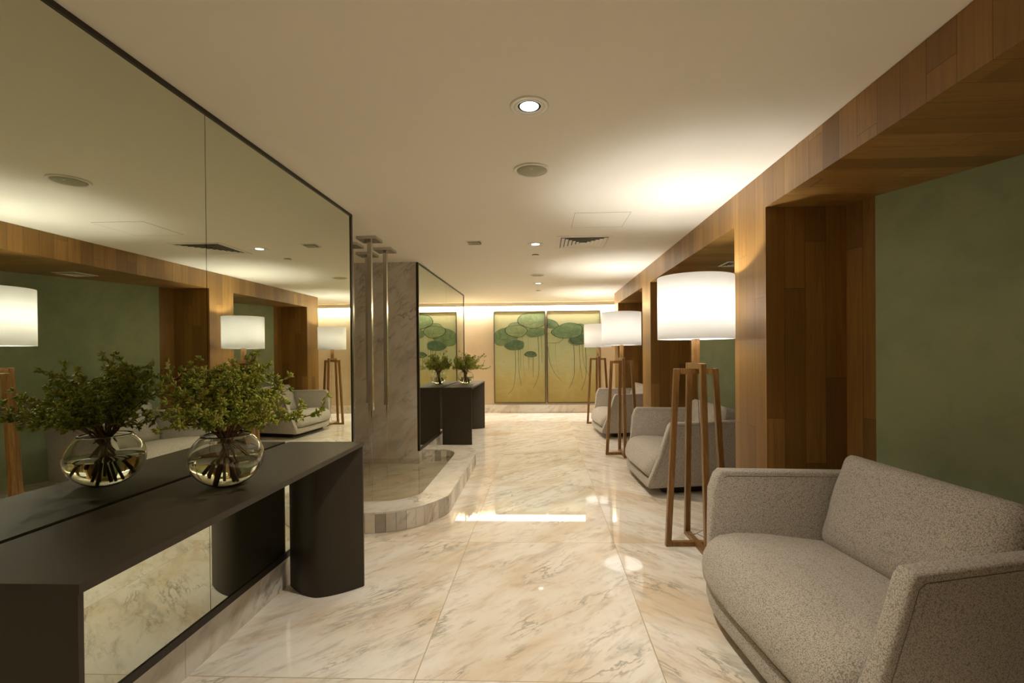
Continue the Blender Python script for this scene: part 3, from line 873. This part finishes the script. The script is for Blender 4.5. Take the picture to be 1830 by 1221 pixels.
# ------------------------------------------------------------------ lotus paintings
def art_mats():
    def bg():
        m, nt, out = new_mat('gilded canvas')
        vec, x, y, z = coords(nt)
        a = noise_n(nt, vec, 2.2, 6, 0.65, 0.5); b = noise_n(nt, comb(nt, math_n(nt, 'MULTIPLY', x, 3.0), 0.0, math_n(nt, 'MULTIPLY', z, 9.0)), 2.0, 6, 0.7, 0.8)
        h = math_n(nt, 'ADD', math_n(nt, 'ADD', 0.45, math_n(nt, 'MULTIPLY', z, 0.42)), math_n(nt, 'MULTIPLY', math_n(nt, 'SUBTRACT', a, 0.5), 0.5))
        c = ramp(nt, h, [(0.06, (0.33, 0.25, 0.07)), (0.26, (0.41, 0.345, 0.13)), (0.42, (0.42, 0.425, 0.225)), (0.62, (0.36, 0.405, 0.215)), (0.90, (0.44, 0.39, 0.205))])
        c = mix(nt, ramp(nt, b, [(0.5, 0.0), (0.75, 0.45)]), c, (0.27, 0.31, 0.11))
        principled(nt, out, c, 0.7); return m
    def leafm(name, c0, c1):
        m, nt, out = new_mat(name)
        vec, x, y, z = coords(nt)
        a = noise_n(nt, vec, 9.0, 5, 0.65, 0.6)
        principled(nt, out, ramp(nt, a, [(0.3, c0), (0.7, c1)]), 0.7); return m
    return [bg(), leafm('lotus leaf pale', (0.14, 0.20, 0.075), (0.26, 0.31, 0.14)), leafm('lotus leaf green', (0.075, 0.145, 0.06), (0.18, 0.25, 0.11)),
            leafm('lotus leaf dark', (0.035, 0.085, 0.04), (0.10, 0.165, 0.07)), simple('ink line', (0.02, 0.035, 0.02), 0.7), simple('faint ink line', (0.16, 0.17, 0.07), 0.7), simple('stem green', (0.035, 0.065, 0.035), 0.7)]
ART = art_mats()
SC, CX0, CY0 = 300.0 / 1593.0, 860.0, 530.0
def painting(x0, x1, leaves, stems, veins, px0, px1, py0, py1, label):
    z0, z1 = 0.213, 2.168
    t = thing('lotus_painting', label, 'painting', ((x0 + x1) / 2, YFAR - 0.03, (z0 + z1) / 2), 0, 'pair of tall lotus paintings')
    hw, hh, fw = (x1 - x0) / 2, (z1 - z0) / 2, 0.012
    f = MB()
    for a in ((-hw, -hw + fw, -hh, hh), (hw - fw, hw, -hh, hh), (-hw + fw, hw - fw, -hh, -hh + fw), (-hw + fw, hw - fw, hh - fw, hh)): f.box(a[0], a[1], -0.012, 0.028, a[2], a[3])
    f.build('frame', MAT['bronze'], t)
    c = MB(); c.box(-hw + fw, hw - fw, 0.0, 0.024, -hh + fw, hh - fw, 0)
    bmx, bmz = hw - fw - 0.001, hh - fw - 0.001
    def P(px, py): return ((px - px0) / (px1 - px0) * 2 * hw - hw, hh - (py - py0) / (py1 - py0) * 2 * hh)
    def cl(p): return (max(-bmx, min(bmx, p[0])), max(-bmz, min(bmz, p[1])))
    lay = 0
    def stroke(pts, w, mi, dep):
        pts = [P(*q) for q in pts]
        # smooth by Catmull-Rom
        out = []
        for i in range(len(pts) - 1):
            p0, p1, p2, p3 = pts[max(i - 1, 0)], pts[i], pts[i + 1], pts[min(i + 2, len(pts) - 1)]
            for k in range(6):
                s = k / 6
                out.append(tuple(0.5 * (2 * p1[j] + (p2[j] - p0[j]) * s + (2 * p0[j] - 5 * p1[j] + 4 * p2[j] - p3[j]) * s * s + (3 * p1[j] - p0[j] - 3 * p2[j] + p3[j]) * s ** 3) for j in (0, 1)))
        out.append(pts[-1])
        L, R = [], []
        for i, q in enumerate(out):
            a, b = out[max(i - 1, 0)], out[min(i + 1, len(out) - 1)]
            dx, dz = b[0] - a[0], b[1] - a[1]; n_ = math.hypot(dx, dz) or 1
            ww = w * (1 - 0.45 * i / len(out))
            L.append(cl((q[0] - dz / n_ * ww, q[1] + dx / n_ * ww))); R.append(cl((q[0] + dz / n_ * ww, q[1] - dx / n_ * ww)))
        for i in range(len(out) - 1):
            if abs(out[i][0]) > bmx and abs(out[i + 1][0]) > bmx: continue
            c.face([(L[i][0], dep, L[i][1]), (L[i + 1][0], dep, L[i + 1][1]), (R[i + 1][0], dep, R[i + 1][1]), (R[i][0], dep, R[i][1])], mi)
    for pts, w, mi in stems: stroke(pts, w, mi, -0.0006)
    for k, (cx, cy, rx, ry, rot, mi, ink) in enumerate(leaves):
        dep = -0.0010 - 0.0005 * k
        ca_, sa_ = math.cos(math.radians(rot)), math.sin(math.radians(rot))
        def ring(f_):
            o = []
            for i in range(48):
                a = 2 * PI * i / 48
                wob = 1 + 0.05 * math.sin(3 * a + k) + 0.03 * math.sin(5 * a + 2 * k)
                x, y = rx * f_ * wob * math.cos(a), ry * f_ * wob * math.sin(a)
                o.append(cl(P(cx + x * ca_ - y * sa_, cy + x * sa_ + y * ca_)))
            return o
        def poly(pts, dp, m_):
            q = []
            for p in pts:
                if not q or math.hypot(p[0] - q[-1][0], p[1] - q[-1][1]) > 1e-5: q.append(p)
            c.face([(p[0], dp, p[1]) for p in q], m_)
        rin = ring(1.0)
        poly(rin, dep, mi)
        ro = ring(1.0 + 6.5 / max(rx, ry)) if ink else None
        if ink: poly(ro, dep + 0.0002, 4 if ink > 1 else 5)
        if mi:
            for q in range(7):
                a = 2 * PI * q / 7 + 0.5 * k
                stroke([(cx + 0.1 * rx, cy + 0.35 * ry), (cx + 0.1 * rx + 0.5 * rx * math.cos(a), cy + 0.3 * ry + 0.42 * ry * math.sin(a)), (cx + 0.88 * rx * math.cos(a), cy + 0.86 * ry * math.sin(a))], 0.0022, 4 if q % 2 else 5, dep - 0.0002)
    c.build('canvas', ART, t, normals=False)
    return t
SW = 0.0048
painting(-1.045, 0.053,
  [(330, 300, 78, 52, 0, 1, 1), (232, 382, 112, 80, -8, 2, 1), (520, 340, 98, 42, -6, 2, 1), (505, 222, 152, 72, -4, 1, 2), (336, 326, 102, 54, 2, 1, 2), (320, 461, 90, 47, -4, 3, 1), (470, 548, 52, 25, 2, 3, 2)],
  [([(325, 500), (326, 700), (305, 860), (255, 922)], SW, 6), ([(356, 480), (358, 700), (380, 850)], SW, 6), ([(374, 480), (376, 690)], SW * .8, 6), ([(392, 370), (400, 500), (402, 640), (414, 765)], SW * .6, 5),
   ([(493, 560), (493, 770)], SW, 6), ([(452, 570), (452, 690)], SW * .8, 6), ([(538, 290), (542, 400), (548, 600), (540, 760), (492, 872)], SW * 1.2, 6), ([(574, 365), (577, 640)], SW * .8, 6), ([(445, 390), (447, 500)], SW * .5, 5)],
  [], 123, 611, 138, 1011, 'left lotus painting, beside the far console, with one small dark leaf low down')
painting(0.084, 1.214,
  [(650, 252, 92, 40, 12, 2, 2), (690, 390, 85, 45, 0, 0, 1), (950, 318, 70, 58, 0, 2, 1), (905, 420, 72, 36, 0, 2, 1), (935, 405, 85, 42, -4, 3, 2), (825, 322, 140, 70, -6, 2, 2)],
  [([(858, 352), (880, 480), (884, 620), (878, 760), (833, 868)], SW * 1.3, 6), ([(930, 440), (936, 620), (956, 775)], SW, 6), ([(958, 450), (970, 620), (1016, 750)], SW * .8, 6), ([(985, 430), (992, 620), (986, 770), (948, 885)], SW * 1.2, 6),
   ([(640, 470), (655, 600), (700, 720), (772, 805)], SW * .9, 6), ([(710, 430), (712, 600), (742, 745)], SW * .5, 5), ([(938, 640), (924, 785)], SW * .6, 5)],
  [], 632, 1125, 130, 1005, 'right lotus painting, partly hidden behind the far floor lamps')

# ------------------------------------------------------------------ ceiling fittings
def downlight(x, y, label, lit=True):
    t = thing('recessed_downlight', label, 'ceiling light', (x, y, ZC), 0, 'round recessed ceiling spotlights')
    mm = MB(); mm.lathe([(0.083, -0.0005), (0.083, -0.004), (0.079, -0.0055), (0.0665, -0.0055), (0.0655, -0.001)], 56); mm.build('trim_ring', MAT['fitting'], t)
    mm = MB(); mm.lathe([(0.0648, -0.001), (0.0648, -0.0045), (0.050, -0.0035), (0.0495, -0.001)], 56); mm.build('inner_ring', MAT['fitting'], t)
    mm = MB(); mm.lathe([(0.0493, -0.001), (0.047, -0.002), (0.041, -0.002), (0.0405, -0.001)], 56); mm.build('baffle', MAT['dark'], t)
    mm = MB(); mm.lathe([(0.0, -0.0045), (0.0395, -0.003), (0.0400, -0.0008)], 40); mm.build('lens', MAT['led'], t)
    l = bpy.data.lights.new('downlight_beam', 'SPOT'); l.energy = DOWN_W; l.color = WARM; l.spot_size = math.radians(118); l.spot_blend = 0.9; l.shadow_soft_size = 0.035
    o = bpy.data.objects.new('downlight_beam', l); o.location = (x, y, ZC - 0.012); COL.objects.link(o)
    return t
downlight(-0.050, 2.018, 'large bright recessed spotlight nearest the camera on the ceiling')
downlight(-0.065, 4.600, 'recessed spotlight left of the square ceiling vent')
downlight(-0.064, 7.236, 'small-looking recessed spotlight farthest down the ceiling')
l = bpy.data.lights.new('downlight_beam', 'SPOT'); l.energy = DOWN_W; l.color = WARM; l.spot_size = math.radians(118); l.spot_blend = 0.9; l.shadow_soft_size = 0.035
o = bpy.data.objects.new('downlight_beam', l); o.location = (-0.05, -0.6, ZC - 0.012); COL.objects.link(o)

def speaker(x, y, label):
    t = thing('ceiling_speaker', label, 'speaker', (x, y, ZC), 0, 'round ceiling speakers')
    mm = MB(); mm.lathe([(0.105, -0.0005), (0.105, -0.006), (0.100, -0.009), (0.088, -0.008), (0.086, -0.001)], 64); mm.build('rim', MAT['fitting'], t)
    mm = MB(); mm.lathe([(0.0, -0.008), (0.05, -0.0075), (0.0855, -0.006), (0.0858, -0.001)], 64); mm.build('grille', MAT['grille'], t)
    mm = MB(); mm.box(-0.007, 0.007, -0.035, -0.028, -0.0098, -0.007); mm.build('badge', MAT['fitting'], t)
speaker(-0.057, 2.720, 'round grey-meshed ceiling speaker nearest the camera')
speaker(-0.064, 6.444, 'round ceiling speaker far down the corridor')

def sprinkler(x, y, label):
    t = thing('sprinkler_cover', label, 'sprinkler', (x, y, ZC), 0, 'flat round sprinkler covers')
    mm = MB(); mm.lathe([(0.036, -0.0005), (0.036, -0.007)], 40); mm.build('collar', MAT['dark'], t)
    mm = MB(); mm.lathe([(0.0, -0.010), (0.040, -0.010), (0.041, -0.007), (0.0, -0.007)], 40); mm.build('cover_plate', MAT['fitting'], t)
sprinkler(-0.073, 5.105, 'flat round sprinkler cover just past the spotlight by the vent')
sprinkler(-0.072, 8.062, 'flat round sprinkler cover farthest down the ceiling')

def vent(x, y, z, half, label, rings, name='air_vent', mt='fitting', lm='fitting'):
    t = thing(name, label, 'air vent', (x, y, z), 0, None)
    def sq(r, zz): return [(-r, -r, zz), (r, -r, zz), (r, r, zz), (-r, r, zz)]
    def band(mm, r0, z0, r1, z1):
        a, b = sq(r0, z0), sq(r1, z1)
        for i in range(4): mm.face([a[i], a[(i + 1) % 4], b[(i + 1) % 4], b[i]])
    mm = MB(); band(mm, half, -0.0005, half, -0.005); band(mm, half, -0.005, half * 0.87, -0.008); band(mm, half * 0.87, -0.008, half * 0.86, -0.0008); mm.build('frame', MAT[mt], t)
    mm = MB(); mm.face(sq(half * 0.86, -0.0012)); mm.build('duct_opening', MAT['dark'], t)
    for k in range(rings):
        r = half * 0.86 * (1 - k / rings) - 0.003
        mm = MB(); wd_ = min(0.034, 0.86 * half * 0.86 / rings); band(mm, r - wd_, -0.003, r - 0.002, -0.012); band(mm, r - 0.002, -0.012, r - 0.004, -0.0125); band(mm, r - 0.004, -0.0125, r - wd_ - 0.002, -0.0035)
        if k == rings - 1: mm.face(sq(max(0.01, r - 0.02), -0.006))
        mm.build('louvre', MAT[lm], t)
vent(0.393, 4.550, ZC, 0.253, 'square louvred air vent in the white ceiling', 6)
vent(1.87, 4.62, ZS, 0.125, 'small grey vent in the timber soffit of the middle alcove', 4)
vent(-0.647, 4.485, ZC, 0.072, 'little square recessed fitting in the ceiling, left of the spotlights', 1, 'ceiling_sensor', 'fitting', 'grille')

m = MB()
px0, px1, py0, py1, g = 0.250, 0.675, 3.588, 4.010, 0.0016
for a in ((px0, px1, py0, py0 + g), (px0, px1, py1 - g, py1), (px0, px0 + g, py0, py1), (px1 - g, px1, py0, py1)): m.box(a[0], a[1], a[2], a[3], ZC - 0.0012, ZC - 0.0002, 1)
m.box(px0 + g, px1 - g, py0 + g, py1 - g, ZC - 0.0010, ZC - 0.0003, 0)
tag(m.build('access_panel', [MAT['ceiling'], MAT['dark']]), 'flush square access panel in the ceiling just before the air vent', 'panel')

# ------------------------------------------------------------------ cove strip at the far wall
m = MB(); m.box(-4.0, 3.3, YFAR - 0.022, YFAR - 0.0005, 2.286, 2.294)
tag(m.build('light_strip', MAT['strip']), 'bright linear light hidden in the cove along the far wall', 'light strip')
l = bpy.data.lights.new('cove_light', 'AREA'); l.shape = 'RECTANGLE'; l.size = 7.2; l.size_y = 0.02; l.energy = COVE_W; l.color = (1.0, 0.96, 0.87)
o = bpy.data.objects.new('cove_light', l); o.location = (-0.35, YFAR - 0.060, 2.281)
o.rotation_euler = (math.radians(20), 0, 0); COL.objects.link(o)
